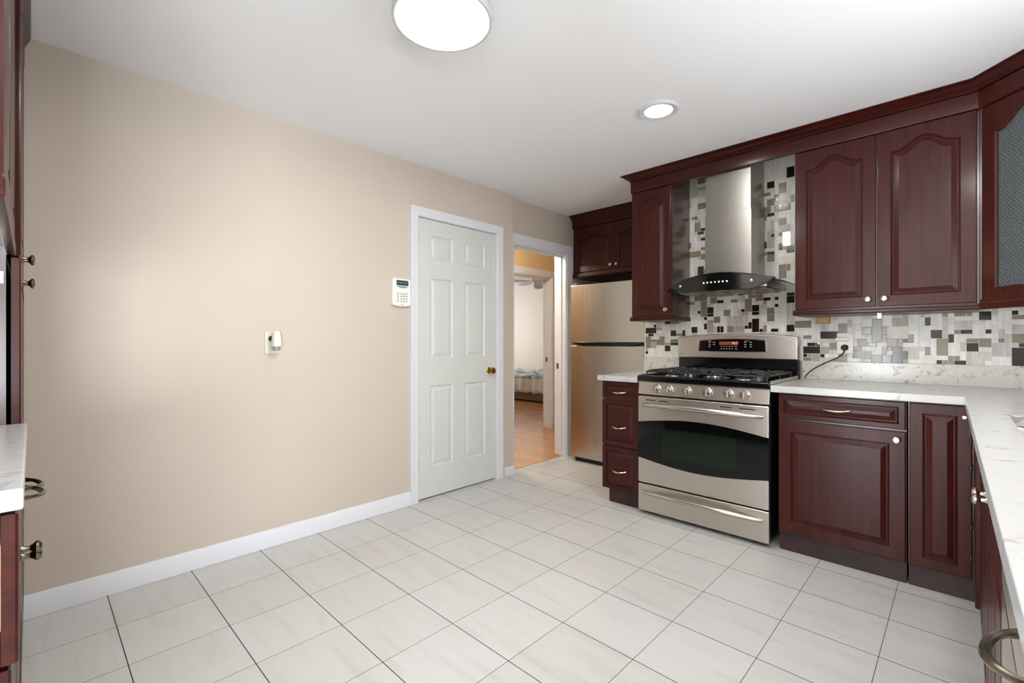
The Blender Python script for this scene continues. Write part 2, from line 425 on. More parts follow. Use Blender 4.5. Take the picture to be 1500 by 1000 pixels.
# door casings (colonial profile), drawn as mitred U around an opening on a wall facing +X
def casing(name, x, y0, y1, ztop, wd=.062, z0=0, both=True):
    prof = [(0, 0), (0, .010), (.006, .014), (.03, .012), (wd - .012, .018), (wd - .003, .018), (wd, .014), (wd, 0)]
    L = []
    for o, d in prof:
        pts = [(x + d, y0 - o, z0), (x + d, y0 - o, ztop + o), (x + d, y1 + o, ztop + o), (x + d, y1 + o, z0)]
        L.append(pts)
    b = MB(); bm = b.bm
    V = [[bm.verts.new(p) for p in l] for l in L]; n = len(V)
    for i in range(n):
        j = (i + 1) % n
        for k in range(3): b.face((V[i][k], V[i][k + 1], V[j][k + 1], V[j][k]))
    b.face([v[0] for v in V]); b.face([v[3] for v in reversed(V)])
    return struct(b.build(name, 'trim_white', smooth=True))
casing('trim_1', XL, 1.882, 2.647, 2.004, .066)
# closet jamb
b = MB(); b.box(XL - .13, XL + .002, 1.872, 1.884, 0, 2.004); b.box(XL - .13, XL + .002, 2.645, 2.656, 0, 2.004); b.box(XL - .13, XL + .002, 1.872, 2.656, 2.002, 2.012)
struct(b.build('trim_2', 'trim_white'))
casing('trim_3', XL2, 2.91, 3.655, 1.978, .085)
b = MB(); b.box(XL2 - .135, XL2 + .003, 2.90, 2.915, -.0, 1.985); b.box(XL2 - .135, XL2 + .003, 3.645, 3.66, 0, 1.985); b.box(XL2 - .135, XL2 + .003, 2.915, 3.645, 1.970, 1.985)
b.box(XL2 - .075, XL2 - .045, 3.633, 3.645, 0, 1.970); b.box(XL2 - .075, XL2 - .045, 2.915, 3.645, 1.958, 1.970)
jb = struct(b.build('trim_4', 'trim_white'))
b = MB(); b.box(XL2 - .11, XL2 - .085, 3.6425, 3.6445, .855, .91); b.build('strike_plate', 'brass', jb)
casing('trim_6', -3.87, 3.86, 4.74, 1.952, .09, -.004)
b = MB(); b.box(-4.0, -3.868, 4.728, 4.742, -.004, 1.955); b.box(-4.0, -3.868, 3.85, 3.864, -.004, 1.955); b.box(-4.0, -3.868, 3.864, 4.728, 1.941, 1.955)
jb = struct(b.build('trim_7', 'trim_white'))
b = MB(); b.box(-3.96, -3.93, 4.7255, 4.7275, .86, .92); b.build('strike_plate', 'brass', jb)

# ------------------------------------------------------------ six-panel closet door
def closet_door():
    # local frame: x along the door width, front -Y
    d = thing('closet_door', 'pale grey six-panel closet door with brass knob, shut in the beige wall', 'door', (XL - .012, 1.886, 0), R(90))
    W, z0, z1, t = .757, .010, 1.999, .035
    xs = [0, .117, .313, .433, .643, W]
    xs = [0, .112, .318, .436, .645, W]
    zs = [z0, .222, .807, 1.003, 1.582, 1.712, 1.890, z1]
    b = MB(); bm = b.bm
    f = 0
    def P(x, y, z): return bm.verts.new((x, y, z))
    for i in range(5):
        for j in range(7):
            x0, x1, a, c = xs[i], xs[i + 1], zs[j], zs[j + 1]
            if i in (1, 3) and j in (1, 3, 5):
                prof = [(0, 0), (.004, .003), (.010, .009), (.016, .009), (.034, .0035), (.038, .0025)]
                b.loops([[(x0 + e, f + dd, a + e), (x1 - e, f + dd, a + e), (x1 - e, f + dd, c - e), (x0 + e, f + dd, c - e)] for e, dd in prof], cap0=False)
            else:
                b.face([P(x0, f, a), P(x1, f, a), P(x1, f, c), P(x0, f, c)])
    bmesh.ops.remove_doubles(bm, verts=bm.verts, dist=1e-5)
    V = {}
    for sx in (0, W):
        for sz in (z0, z1):
            V[sx, sz] = P(sx, t, sz)
    edge = lambda pts: [P(*p) for p in pts]
    b.face(edge([(0, t, z0), (W, t, z0), (W, t, z1), (0, t, z1)]))
    b.face(edge([(0, 0, z0), (0, t, z0), (0, t, z1), (0, 0, z1)])); b.face(edge([(W, 0, z0), (W, t, z0), (W, t, z1), (W, 0, z1)]))
    b.face(edge([(0, 0, z1), (W, 0, z1), (W, t, z1), (0, t, z1)])); b.face(edge([(0, 0, z0), (W, 0, z0), (W, t, z0), (0, t, z0)]))
    bmesh.ops.remove_doubles(bm, verts=bm.verts, dist=1e-5)
    b.build('door_leaf', 'door_paint', d)
    b = MB(); b.lathe([(.026, -.002), (.026, .004), (.022, .007), (.010, .010), (.009, .026), (.016, .032), (.025, .040), (.027, .050), (.022, .060), (.010, .064), (.001, .065)], (.688, 0, .892), 1, 24, -1)
    b.build('door_knob', 'brass', d, smooth=True)
    for z in (1.862, .254):
        h = thing_hinge(d, z)
    return d
def thing_hinge(d, z):
    b = MB(); b.lathe([(.006, -.045), (.006, .045)], (-.001, -.008, z), 2, 10); b.box(-.001, .012, -.002, .001, z - .044, z + .044)
    return b.build('hinge', 'hinge_metal', d, smooth=True)
closet_door()
b = MB(); b.box(XL - .9, XL - .87, 1.7, 2.8, 0, CEIL); struct(b.build('wall_closet', 'wall_beige'))

# ------------------------------------------------------------ things on the left wall
def keypad():
    d = thing('alarm_keypad', 'white alarm keypad with green display beside the closet door casing', 'keypad', (XL, 1.668, 1.36), R(90))
    b = MB(); W, H = .142, .19
    pts = [(0, .012), (.02, .004), (.071, 0), (.122, .004), (W, .012), (W, H - .01), (W - .006, H), (.006, H), (0, H - .01)]
    b.loops([[(x, 0, z) for x, z in pts], [(x, -.020, z) for x, z in pts], [(W / 2 + (x - W / 2) * .94, -.026, H / 2 + (z - H / 2) * .95) for x, z in pts]])
    b.build('housing', 'white_plastic', d, smooth=True)
    b = MB(); b.box(.028, .120, -.0275, -.025, .142, .176); p = b.build('display', 'lcd_green', d, bev=.001)
    for x in (.036, .052, .068, .084, .100):
        b = MB(); b.box(x, x + .011, -.0285, -.0274, .152, .168); b.build('display_segment', 'lcd_cell', p)
    b = MB(); b.loops([[(.030, y, .138), (.045, y, .128), (.075, y, .123), (.105, y, .128), (.120, y, .138)] for y in (-.0245, -.0272)]); b.build('speaker_arc', 'grey_plastic', d)
    for r in range(4):
        for c, x in enumerate((.032, .058, .078, .098)):
            b = MB(); b.box(x, x + (.013 if c else .012), -.0275, -.025, .082 - r * .017, .090 - r * .017)
            b.build('key', 'grey_plastic', d, bev=.001)
    b = MB(); b.box(.062, .084, -.0268, -.025, .013, .017); b.build('badge', 'grey_plastic', d)
keypad()
def outlet_left():
    d = thing('wall_outlet', 'almond outlet plate low on the beige wall behind the air freshener', 'outlet', (XL, .886, 1.058), R(90))
    b = MB(); b.box(0, .074, -.006, 0, 0, .120); b.build('plate', 'almond_plastic', d, bev=.0025)
    for z in (.028, .074):
        b = MB(); b.lathe([(.0165, 0), (.0165, .0085), (.015, .0095), (.001, .0096)], (.037, 0, z + .009), 1, 18, -1)
        s = b.build('socket', 'almond_plastic', d, smooth=True)
        for x in (.031, .043):
            b = MB(); b.box(x - .001, x + .001, -.0102, -.0094, z + .006, z + .015); b.build('slot', 'black_satin', s)
    f = thing('air_freshener', 'white plug-in air freshener stuck in the outlet on the beige wall', 'air freshener', (XL + .0095, .886, 1.058), R(90))
    b = MB(); L = []
    for z, wx, dy, oy in ((.040, .020, .030, .034), (.052, .0235, .033, .036), (.080, .021, .030, .036), (.112, .0185, .026, .036), (.122, .015, .022, .036)):
        L.append([(.046 + wx * math.copysign(abs(math.cos(a)) ** .7, math.cos(a)), -oy + dy * .9 * math.copysign(abs(math.sin(a)) ** .7, math.sin(a)), z) for a in [2 * math.pi * k / 24 for k in range(24)]])
    b.loops(L); b.build('warmer_housing', 'white_plastic', f, smooth=True)
    b = MB(); b.lathe([(.012, .018), (.019, .022), (.020, .034), (.019, .042)], (.046, -.036, 0), 2, 20); b.build('vent_ring', 'grey_plastic', f, smooth=True)
    b = MB(); b.lathe([(.014, 0), (.015, .010), (.011, .014), (.001, .015)], (.030, -.004, .083), 1, 16, -1); b.build('dial', 'black_satin', f, smooth=True)
outlet_left()

# ------------------------------------------------------------ ceiling lights
def flush_lamp():
    c = (-1.345, 1.030)
    d = thing('flush_ceiling_light', 'large round flush ceiling light, lit, with thin white rim', 'ceiling light', (c[0], c[1], CEIL))
    b = MB(); b.lathe([(.140, -.001), (.156, -.012), (.174, -.060), (.178, -.070), (.178, -.088), (.1755, -.0905), (.169, -.0905), (.167, -.088), (.167, -.080)], (0, 0, 0), 2, 64); b.build('rim', 'lamp_rim', d, smooth=True)
    b = MB(); b.lathe([(.1665, -.078), (.1665, -.086), (.164, -.0885), (.001, -.0895)], (0, 0, 0), 2, 64); b.build('diffuser', 'glow_white', d, smooth=True)
    l = bpy.data.lights.new('flush_lamp_light', 'AREA'); l.shape = 'DISK'; l.size = .32; l.energy = 7; l.color = (1, .97, .92)
    o = bpy.data.objects.new('flush_lamp_light', l); C.objects.link(o); o.location = (c[0], c[1], CEIL - .093)
    recessed('small round recessed ceiling light, lit, in front of the range hood', -1.17, 2.335, 3)
    recessed('recessed ceiling light over the sink counter near the window', .10, 1.20, 5)
def recessed(label, x, y, power):
    d2 = thing('recessed_ceiling_light', label, 'ceiling light', (x, y, CEIL))
    b = MB(); b.lathe([(.104, -.0005), (.104, -.010), (.098, -.014), (.074, -.010), (.070, -.006)], (0, 0, 0), 2, 48); b.build('trim_ring', 'trim_white', d2, smooth=True)
    b = MB(); b.lathe([(.071, -.004), (.071, -.0085), (.001, -.009)], (0, 0, 0), 2, 48); b.build('diffuser', 'glow_white', d2, smooth=True)
    l = bpy.data.lights.new('recessed_light', 'AREA'); l.shape = 'DISK'; l.size = .13; l.energy = power; l.color = (1, .96, .9)
    o = bpy.data.objects.new('recessed_light', l); C.objects.link(o); o.location = (x, y, CEIL - .016)
flush_lamp()

# ------------------------------------------------------------ backsplash
U = .0235; MX = -1.843; MZ = 1.0006
TRACED = 'K0,8,4,2 K0,1,1,1 K1,7,2,1 K3,10,1,1 K7,2,2,2 K7,11,2,1 K9,7,2,2 K9,4,1,1 K10,4,2,1 K13,7,1,2 K16,8,2,2 K18,14,1,1 K20,9,1,2 K20,12,1,1 K21,13,2,1 K21,14,2,2 K24,17,2,1 K24,8,1,2 K23,20,2,1 K25,8,1,2 K31,14,1,1 K32,9,1,1 K33,9,1,2 K33,19,1,1 K34,8,2,4 K34,13,2,1 K34,14,2,2 K36,8,1,1 K36,19,2,1 K37,17,2,1 K39,8,2,1 K40,17,1,1 K40,15,1,1 K43,8,2,2 K43,16,2,2 K43,18,2,1 K47,1,1,1 K47,2,4,2 K48,4,2,1 K50,4,1,1 K51,6,4,2 K51,1,1,1 K58,1,2,2 K60,7,2,2 K60,0,2,1 K61,4,2,1 K64,0,2,2 K64,7,1,2 K65,3,1,1 K66,0,2,4 K68,1,1,2 K68,5,1,1 K72,9,1,2 K73,6,2,2 K74,0,1,1 K76,5,1,2 K77,0,2,1 K78,7,2,1 K79,12,2,1 K79,3,2,2 K81,10,2,2 K82,7,1,1 K86,0,2,4 K86,11,1,1 K87,4,1,1 K38,30,2,1 K38,41,2,1 K38,49,2,2 K39,35,1,1 K40,45,1,2 K41,31,1,2 K41,35,1,1 K41,42,1,2 K42,42,2,2 K43,51,2,3 K43,30,2,2 P2,3,2,2 P4,9,2,1 P7,4,2,1 P21,8,2,4 T0,3,2,4 T2,5,2,1 T4,4,3,2 T5,6,2,1 T9,5,4,1 T9,11,3,1 T11,7,2,1 T15,17,2,1 T19,13,2,5 T23,11,2,2 P29,8,3,2 P31,13,2,1 T22,17,2,2 T26,13,2,2 T27,8,2,2 T28,17,2,1 T32,14,2,4 T33,18,2,1 T35,17,2,2 T37,8,1,2 T38,11,2,2 T38,13,2,2 P49,0,2,2 P51,2,2,2 T45,9,4,2 T47,6,2,1 T47,0,2,1 T50,10,1,1 T53,3,2,2 T54,0,3,1 T55,1,2,1 T55,7,2,3 T58,3,2,1 T59,4,2,2 M63,11,1,1 T62,0,2,2 T62,5,2,6 T64,2,1,2 T64,6,1,1 T65,4,2,2 T66,9,1,2 T67,4,1,2 T67,9,2,2 T68,0,1,1 T68,11,1,1 T69,5,1,2 T72,2,1,2 T74,2,2,4 T75,0,1,1 T75,11,1,2 G79,1,4,2 G83,2,2,2 G86,7,2,2 T76,0,1,2 T77,1,1,1 T77,7,1,1 T77,11,2,1 T79,5,2,1 T79,11,1,1 T81,4,2,2 T84,5,1,1 T86,5,2,2 T86,10,2,1 M42,32,2,4 T38,44,2,2 T38,28,2,2 T40,42,1,2 T41,23,2,4 T41,47,2,3 T41,38,2,2 T43,25,1,2 T44,44,1,2'
def mosaic():
    random.seed(7)
    occ = {}; nx, nz = 107, 57
    kinds = ['grout', 'mosaic_white', 'mosaic_cream', 'mosaic_grey', 'mosaic_taupe', 'mosaic_dark', 'mosaic_pink', 'mosaic_mirror']
    K = {'T': 4, 'K': 5, 'P': 6, 'M': 7, 'G': 3}
    tiles = []
    def free(i, j, w, h): return i + w <= nx and j + h <= nz and not any((a, c) in occ for a in range(i, i + w) for c in range(j, j + h))
    def put(i, j, w, h, k):
        for a in range(i, i + w):
            for c in range(j, j + h): occ[a, c] = k
        tiles.append((i, j, w, h, k))
    for t in TRACED.split():
        i, j, w, h = map(int, t[1:].split(',')); put(i, j, w, h, K[t[0]])
    def untraced(i, j): return (j >= 18 and i < 38) or j >= 56 or i > 88
    def visible(i, j):   # behind the upper cabinets there is bare wall
        return j < 15 or 15 <= i <= 48
    # scatter accents where nothing was readable
    for _ in range(900):
        i, j = random.randrange(nx), random.randrange(nz)
        if not (untraced(i, j) and visible(i, j)): continue
        w, h = random.choice([(1, 1), (2, 1), (2, 2), (1, 2), (3, 2), (2, 3), (4, 2), (2, 1)])
        if not free(i, j, w, h): continue
        area_now = sum(1 for (a, c), k in occ.items() if k in (4, 5) and untraced(a, c))
        tot = sum(1 for a in range(nx) for c in range(nz) if untraced(a, c) and visible(a, c))
        if area_now > .38 * tot: break
        put(i, j, w, h, random.choice([4, 4, 5]))
    for j in range(nz):
        for i in range(nx):
            if (i, j) in occ or not visible(i, j): continue
            opts = [(4, 2), (3, 2), (2, 2), (2, 3), (6, 2), (4, 1), (5, 2), (2, 4), (3, 1), (3, 4), (4, 3)]; random.shuffle(opts)
            opts += [(2, 1), (1, 2), (1, 1)]
            for w, h in opts:
                if free(i, j, w, h) and visible(i + w - 1, j + h - 1): break
            put(i, j, w, h, random.choice([1, 1, 1, 1, 2, 3] if w * h > 1 else [1, 2, 3, 6]))
    b = MB(); g = .0009
    for i, j, w, h, k in tiles:
        x0, x1, z0, z1 = MX + i * U + g, MX + (i + w) * U - g, MZ + j * U + g, MZ + (j + h) * U - g
        if x0 > XR - .01 or z0 > CEIL - .012: continue
        x1 = min(x1, XR - .002); z1 = min(z1, CEIL - .002)
        e = .0016 if k in (4, 5, 7) else .0008; y = YB - .0035
        b.mi = k
        b.loops([[(x0, y, z0), (x1, y, z0), (x1, y, z1), (x0, y, z1)], [(x0, y - .0012, z0), (x1, y - .0012, z0), (x1, y - .0012, z1), (x0, y - .0012, z1)],
                 [(x0 + e, y - .002, z0 + e), (x1 - e, y - .002, z0 + e), (x1 - e, y - .002, z1 - e), (x0 + e, y - .002, z1 - e)]])
    b.mi = 0
    b.box(-1.849, XR - .002, YB - .004, YB, 1.0, MZ + 15 * U); b.box(MX + 15 * U, MX + 49 * U, YB - .004, YB, MZ + 15 * U, CEIL - .001)
    o = b.build('mosaic_backsplash', kinds)
    tag(o, 'mosaic backsplash of white, taupe and dark brown rectangular tiles behind the range and counter', 'backsplash')
mosaic()

# ------------------------------------------------------------ base cabinets
FY = 2.80          # plane of the door faces on the range wall
CT = .888; CB = .853
def base_carcass(d, w, depth=.635, toe=.06, z0=.10, side_in=0, m='cherry_side'):
    b = MB(); b.box(.002, w - .002, .022, depth, z0, CB - .001); c = b.build('carcass', m, d)
    b = MB(); b.box(.002 + side_in, w - .002, toe, depth, 0, z0); b.build('toe_kick', 'toe_wood', d)
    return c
d = thing('drawer_base_cabinet', 'narrow cherry base cabinet with three drawers between refrigerator and range', 'cabinet', (-1.828, FY, 0))
base_carcass(d, .285, side_in=.03, toe=.045)
for z0, z1, hz in ((.732, .846, .780), (.408, .722, .540), (.104, .398, .240)):
    dr = panel_door(d, 'drawer', .002, z0, .280, z1 - z0, 0.02, fw=.022 if z1 - z0 < .15 else .028, m='cherry_h')
    pull(dr, .137, 0, hz)
d = thing('wide_base_cabinet', 'cherry base cabinet with one drawer over a wide door, right of the range', 'cabinet', (-.717, FY, 0))
base_carcass(d, .532, toe=.035)
dr = panel_door(d, 'drawer', .004, .716, .524, .130, .02, fw=.024, m='cherry_h'); pull(dr, .262, 0, .784, .125)
dr = panel_door(d, 'door', .004, .104, .524, .602, .02, fw=.058); knob(dr, .497, 0, .668)
# corner cabinet: narrow door on this wall plus a leaf on the right run
d = thing('corner_base_cabinet', 'cherry corner base cabinet with narrow hinged door, beside the wide-door cabinet', 'cabinet', (-.180, FY, 0))
b = MB(); b.box(.0, .84, .022, .64, .10, CB - .001); b.box(.232, .84, -.30, .022, .10, CB - .001); b.build('carcass', 'cherry_side', d)
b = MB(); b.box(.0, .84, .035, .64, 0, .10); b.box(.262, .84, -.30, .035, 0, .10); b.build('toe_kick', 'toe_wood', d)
dr = panel_door(d, 'door', .004, .104, .205, .742, .02, fw=.045); knob(dr, .186, 0, .800, r=.010)
b = MB(); b.loops([[(p[1] + .214, -p[0] - .003, p[2]) for p in l] for l in panel_loops(.285, .742, .05, 0, .02, 0, .02, .104)])
leaf = b.build('door', 'cherry_v', d, smooth=True, ang=11)
for z in (.20, .33, .45, .58, .70, .79):
    b = MB(); b.lathe([(.001, -.014), (.006, -.012), (.0065, 0), (.006, .012), (.001, .014)], (.205, -.004, z), 2, 10); b.build('hinge', 'cast_iron', leaf, smooth=True)
# right run, faces look towards -X
RX = .047
def right_thing(name, label, cat, y_far): return thing(name, label, cat, (RX, y_far, 0), R(-90))
d = right_thing('sink_base_cabinet', 'cherry sink base cabinet with paired doors and knobs under the right counter', 'cabinet', 2.49)
SW = 1.40
b = MB(); b.box(.002, .10, .022, .60, .10, .85); b.build('carcass', 'cherry_side', d)
b = MB(); b.box(SW - .10, SW - .002, .022, .60, .10, .85); b.build('carcass', 'cherry_side', d)
b = MB(); b.box(.10, SW - .10, .022, .045, .10, .85); b.build('face_frame', 'cherry_side', d)
b = MB(); b.box(.10, SW - .10, .045, .60, .10, .12); b.build('bottom_panel', 'cherry_side', d)
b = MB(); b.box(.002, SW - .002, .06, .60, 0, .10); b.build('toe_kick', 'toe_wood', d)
for k in range(4):
    panel_door(d, 'false_front', .002 + k * .35, .745, .346, .10, .02, fw=.02, m='cherry_h')
    dr = panel_door(d, 'door', .002 + k * .35, .104, .346, .631, .02, fw=.055)
    if k in (1, 2): knob(dr, .665 if k == 1 else .735, 0, .705)
d = right_thing('dishwasher', 'stainless dishwasher with curved bronze pull at the lower right corner', 'dishwasher', 1.085)
b = MB(); b.box(.004, .596, .02, .58, .10, CB - .002); b.box(.01, .59, .06, .5, 0, .10); b.build('body', 'black_satin', d)
b = MB(); b.box(.004, .596, -.002, .02, .11, .735); dp = b.build('door_panel', 'steel_v', d, bev=.003)
b = MB(); b.box(.004, .596, -.002, .02, .740, CB - .004); cp = b.build('control_panel', 'steel_h', d, bev=.003)
pull(cp, .375, 0, .800, .11, 'chrome_dark', out=.030, r=.0048)
d = right_thing('end_base_cabinet', 'narrow cherry end cabinet closing the right counter beside the dishwasher', 'cabinet', .480)
base_carcass(d, .09, depth=.60)
panel_door(d, 'door', .003, .104, .084, .742, .02, fw=.02)

# ------------------------------------------------------------ countertops
b = MB(); b.box(-1.849, -1.540, 2.772, YB - .001, CB, CT)
tag(b.build('left_countertop', 'quartz', bev=.003), 'short white quartz countertop left of the range on the drawer cabinet', 'countertop')
# L-shaped slab with the sink cut out; its long edge is not quite square to the wall
def ltop():
    xs = [-.745, .02, .11, .53, XR - .001]; ys = [.38, 1.50, 2.19, 2.770, YB - .001]
    def on(i, j):
        if i == 0: return j == 3
        return not (i == 2 and j == 1)
    b = MB(); b.cells(xs, ys, on, CB, CT)
    for v in b.bm.verts:
        if abs(v.co.x - .02) < 1e-4 and v.co.y < 2.78: v.co.x = .006 + (2.77 - v.co.y) * .0145
    o = b.build('right_countertop', 'quartz', bev=.003)
    tag(o, 'large L-shaped white quartz countertop with the sink, right of the range', 'countertop')
ltop()
b = MB(); b.box(-1.849, -1.546, YB - .022, YB - .0005, CT, 1.0)
tag(b.build('left_upstand', 'quartz_upstand', bev=.0015), 'short speckled quartz upstand behind the counter left of the range', 'upstand')
b = MB(); b.box(-.742, XR - .001, YB - .022, YB - .0005, CT, 1.0)
tag(b.build('right_upstand', 'quartz_upstand', bev=.0015), 'long speckled quartz upstand along the back of the right counter', 'upstand')
def sink():
    d = thing('kitchen_sink', 'stainless undermount sink set in the right countertop', 'sink', (.32, 1.845, CB))
    b = MB(); x0, x1, y0, y1 = -.215, .215, -.35, .35
    def rr(e, z, r=.04, n=6):
        l = []
        for cx, cy, a0 in ((x1 - e - r, y1 - e - r, 0), (x0 + e + r, y1 - e - r, 90), (x0 + e + r, y0 + e + r, 180), (x1 - e - r, y0 + e + r, 270)):
            for k in range(n + 1):
                a = R(a0 + 90 * k / n); l.append((cx + r * math.cos(a), cy + r * math.sin(a), z))
        return l
    b.loops([rr(-.012, -.002), rr(0, -.001), rr(.004, -.01), rr(.012, -.17), rr(.035, -.19)], cap0=False)
    b.build('basin', 'steel', d, smooth=True)
    b = MB(); b.lathe([(.001, -.188), (.04, -.187), (.045, -.1895)], (0, 0, 0), 2, 24); b.build('drain', 'chrome_dark', d, smooth=True)
sink()

# ------------------------------------------------------------ gas range
def gas_range():
    W = .785
    d = thing('gas_range', 'stainless gas range with black oven window and backguard display', 'stove', (-1.535, 2.775, 0))
    b = MB(); b.box(.006, W - .006, .042, .655, .035, .868); b.build('body', 'black_satin', d, bev=.003)
    for x in (.05, W - .05):
        for y in (.09, .6):
            b = MB(); b.lathe([(.016, 0), (.016, .036)], (x, y, 0), 2, 12); b.build('foot', 'black_satin', d)
    # storage drawer
    b = MB(); b.box(.002, W - .002, .0, .040, .026, .200); dr = b.build('storage_drawer', 'steel_h', d, bev=.006)
    bow_handle(dr, W, .146, .042, .0125)
    # oven door
    b = MB(); b.box(.002, W - .002, .0, .040, .208, .772); dr = b.build('oven_door', 'steel_h', d, bev=.006)
    def lens(y0, y1, inset, xa, xb, m, nm, par):
        n = 28; top = []; bot = []
        for k in range(n + 1):
            x = xa + (xb - xa) * k / n; s = math.sin(math.pi * x / W)
            top.append((x, .601 + .040 * s - inset)); bot.append((x, .372 - .040 * s + inset))
        b = MB(); b.prism(bot + top[::-1], 1, y0, y1); return b.build(nm, m, par, smooth=True)
    g = lens(-.003, .004, 0, .0035, W - .0035, 'oven_glass', 'oven_window', dr)
    b = MB(); b.box(.175, .615, -.0042, -.0028, .395, .575); b.build('inner_window', 'oven_inner_glass', d, bev=.0005)
    for x0, x1 in ((.055, .125), (.150, .205), (.525, .590), (.630, .715)):
        b = MB(); b.box(x0, x1, -.001, .003, .745, .751); b.build('vent_slot', 'black_satin', dr)
    bow_handle(dr, W, .712, .052, .0135)
    # control panel, tilted
    b = MB(); b.prism([(.002, .782), (.040, .782), (.040, .866), (.012, .866)], 0, .002, W - .002); cp = b.build('control_panel', 'steel_h', d, bev=.003)
    for x in (.131, .213, .327, .450, .570, .657):
        r = .023 if x < .25 else .025
        b = MB(); b.lathe([(r + .004, -.006), (r + .004, .003), (r, .006), (r - .002, .024), (r - .006, .029), (.001, .030)], (x, .006, .824), 1, 28, -1)
        kb = b.build('control_knob', 'steel', d, smooth=True)
        b = MB(); b.box(x - .0045, x + .0045, -.034, -.020, .824 - r * .82, .824 + r * .82); b.build('grip', 'steel', kb, bev=.002)
    # cooktop
    b = MB(); b.prism([(-.006, .870), (.0, .866), (.60, .866), (.60, .893), (.03, .893), (.022, .905), (.004, .905), (-.006, .897)], 0, .0, W); ct = b.build('cooktop', 'black_gloss', d, bev=.002)
    b = MB(); b.box(W - .006, W + .001, .03, .60, .868, .909); b.build('cooktop_edge', 'steel', d, bev=.002)
    b = MB(); b.box(-.001, .006, .03, .60, .868, .909); b.build('cooktop_edge', 'steel', d, bev=.002)
    for x, y, r in ((.17, .17, .045), (.17, .44, .038), (.39, .305, .050), (.61, .17, .048), (.61, .44, .035)):
        b = MB(); b.lathe([(r * 1.7, .893), (r * 1.6, .896), (r * 1.25, .897), (r * 1.15, .905), (r * .9, .909), (.001, .909)], (x, y, 0), 2, 28)
        br = b.build('burner', 'burner_bowl', d, smooth=True)
        b = MB(); b.lathe([(r * .85, .909), (r * .88, .914), (r * .8, .918), (.001, .919)], (x, y, 0), 2, 28); b.build('burner_cap', 'burner_cap', br, smooth=True)
    for x0, x1 in ((.030, .262), (.272, .512), (.522, .755)):
        b = MB(); z = .935; r = .0062; y0, y1 = .055, .575
        cor = [(x0 + .012, y0), (x1 - .012, y0), (x1, y0 + .012), (x1, y1 - .012), (x1 - .012, y1), (x0 + .012, y1), (x0, y1 - .012), (x0, y0 + .012)]
        b.tube([(x, y, z - .006) for x, y in cor], r, 8, closed=True)
        ym = (y0 + y1) / 2; xm = (x0 + x1) / 2
        b.tube([(x0, ym, z - .006), (x0 + .03, ym, z), (x1 - .03, ym, z), (x1, ym, z - .006)], r, 8)
        for yc in ((y0 + ym) / 2, (ym + y1) / 2):
            for dx, dy in ((1, 0), (-1, 0), (0, 1), (0, -1), (.7, .7), (-.7, .7), (.7, -.7), (-.7, -.7)):
                lx = (x1 - x0) / 2 if dx else 0; ly = (ym - y0) / 2
                L = min(lx / abs(dx) if dx else 9, ly / abs(dy) if dy else 9)
                b.tube([(xm + dx * .022, yc + dy * .022, z), (xm + dx * L * .7, yc + dy * L * .7, z + .003), (xm + dx * L, yc + dy * L, z - .006)], [r * .8, r, r], 8)
        for x, y in ((x0, y0 + .012), (x1, y0 + .012), (x0, y1 - .012), (x1, y1 - .012), (x0, ym), (x1, ym)):
            b.tube([(x, y, z - .006), (x, y, .893)], .006, 8)
        b.build('grate', 'cast_iron', d, smooth=True)
    # backguard
    b = MB(); b.box(.0, W, .618, .655, .868, 1.012); b.build('backguard_base', 'black_gloss', d, bev=.003)
    n = 24; top = [(W * k / n, 1.158 + .022 * math.sin(math.pi * k / n)) for k in range(n + 1)]
    b = MB(); b.prism([(0, 1.008), (W, 1.008)] + top[::-1], 1, .596, .655); bg = b.build('backguard', 'steel_h', d, bev=.007, seg=3)
    n = 12; xa, xb = .158, .607
    tp = [(xa + .006 + (xb - xa - .012) * k / n, 1.136 + .010 * math.sin(math.pi * k / n)) for k in range(n + 1)]
    b = MB(); b.prism([(xa - .004, 1.052), (xb, 1.052)] + tp[::-1], 1, .5925, .600); b.build('display_bezel', 'nickel', bg)
    tp = [(xa + .011 + (xb - xa - .022) * k / n, 1.131 + .010 * math.sin(math.pi * k / n)) for k in range(n + 1)]
    b = MB(); b.prism([(xa + .002, 1.057), (xb - .005, 1.057)] + tp[::-1], 1, .5905, .600); dp = b.build('display_panel', 'black_gloss', d)
    b = MB(); b.box(.305, .432, .5895, .592, 1.101, 1.124); b.build('clock_display', 'display_orange', dp)
    def seg(x, z, on, s=.010):
        b = MB(); t = .0018; h = s * .8
        R_ = {'a': (x, x + s * .7, z + h * 2 - t, z + h * 2), 'g': (x, x + s * .7, z + h - t / 2, z + h + t / 2), 'd': (x, x + s * .7, z, z + t),
              'f': (x, x + t, z + h, z + h * 2), 'e': (x, x + t, z, z + h), 'b': (x + s * .7 - t, x + s * .7, z + h, z + h * 2), 'c': (x + s * .7 - t, x + s * .7, z, z + h)}
        for c in on: q = R_[c]; b.box(q[0], q[1], .5885, .5896, q[2], q[3])
        b.build('clock_digit', 'digit_orange', dp)
    seg(.392, 1.105, 'fgbc'); seg(.404, 1.105, 'abcdef'); seg(.416, 1.105, 'abc')
    for x, z, w in [(.315 + .018 * k, zz, .009) for k in range(5) for zz in (1.088, 1.072)] + [(.410, 1.088, .014), (.410, 1.072, .014)] + \
                  [(x, z, .013) for x in (.232, .262) for z in (1.117, 1.102)] + [(.232, 1.087, .013), (.225, 1.128, .03)] + [(x, z, .013) for x in (.470, .505) for z in (1.117, 1.102, 1.087)] + [(.472, 1.128, .03)]:
        b = MB(); b.box(x, x + w, .5897, .5907, z, z + (.0045 if w < .03 else .0018)); b.build('button', 'button_print', dp)
    b = MB(); b.lathe([(.004, 0), (.003, .001), (.001, .0011)], (.020, .596, 1.033), 1, 12, -1); b.build('badge', 'black_satin', bg)
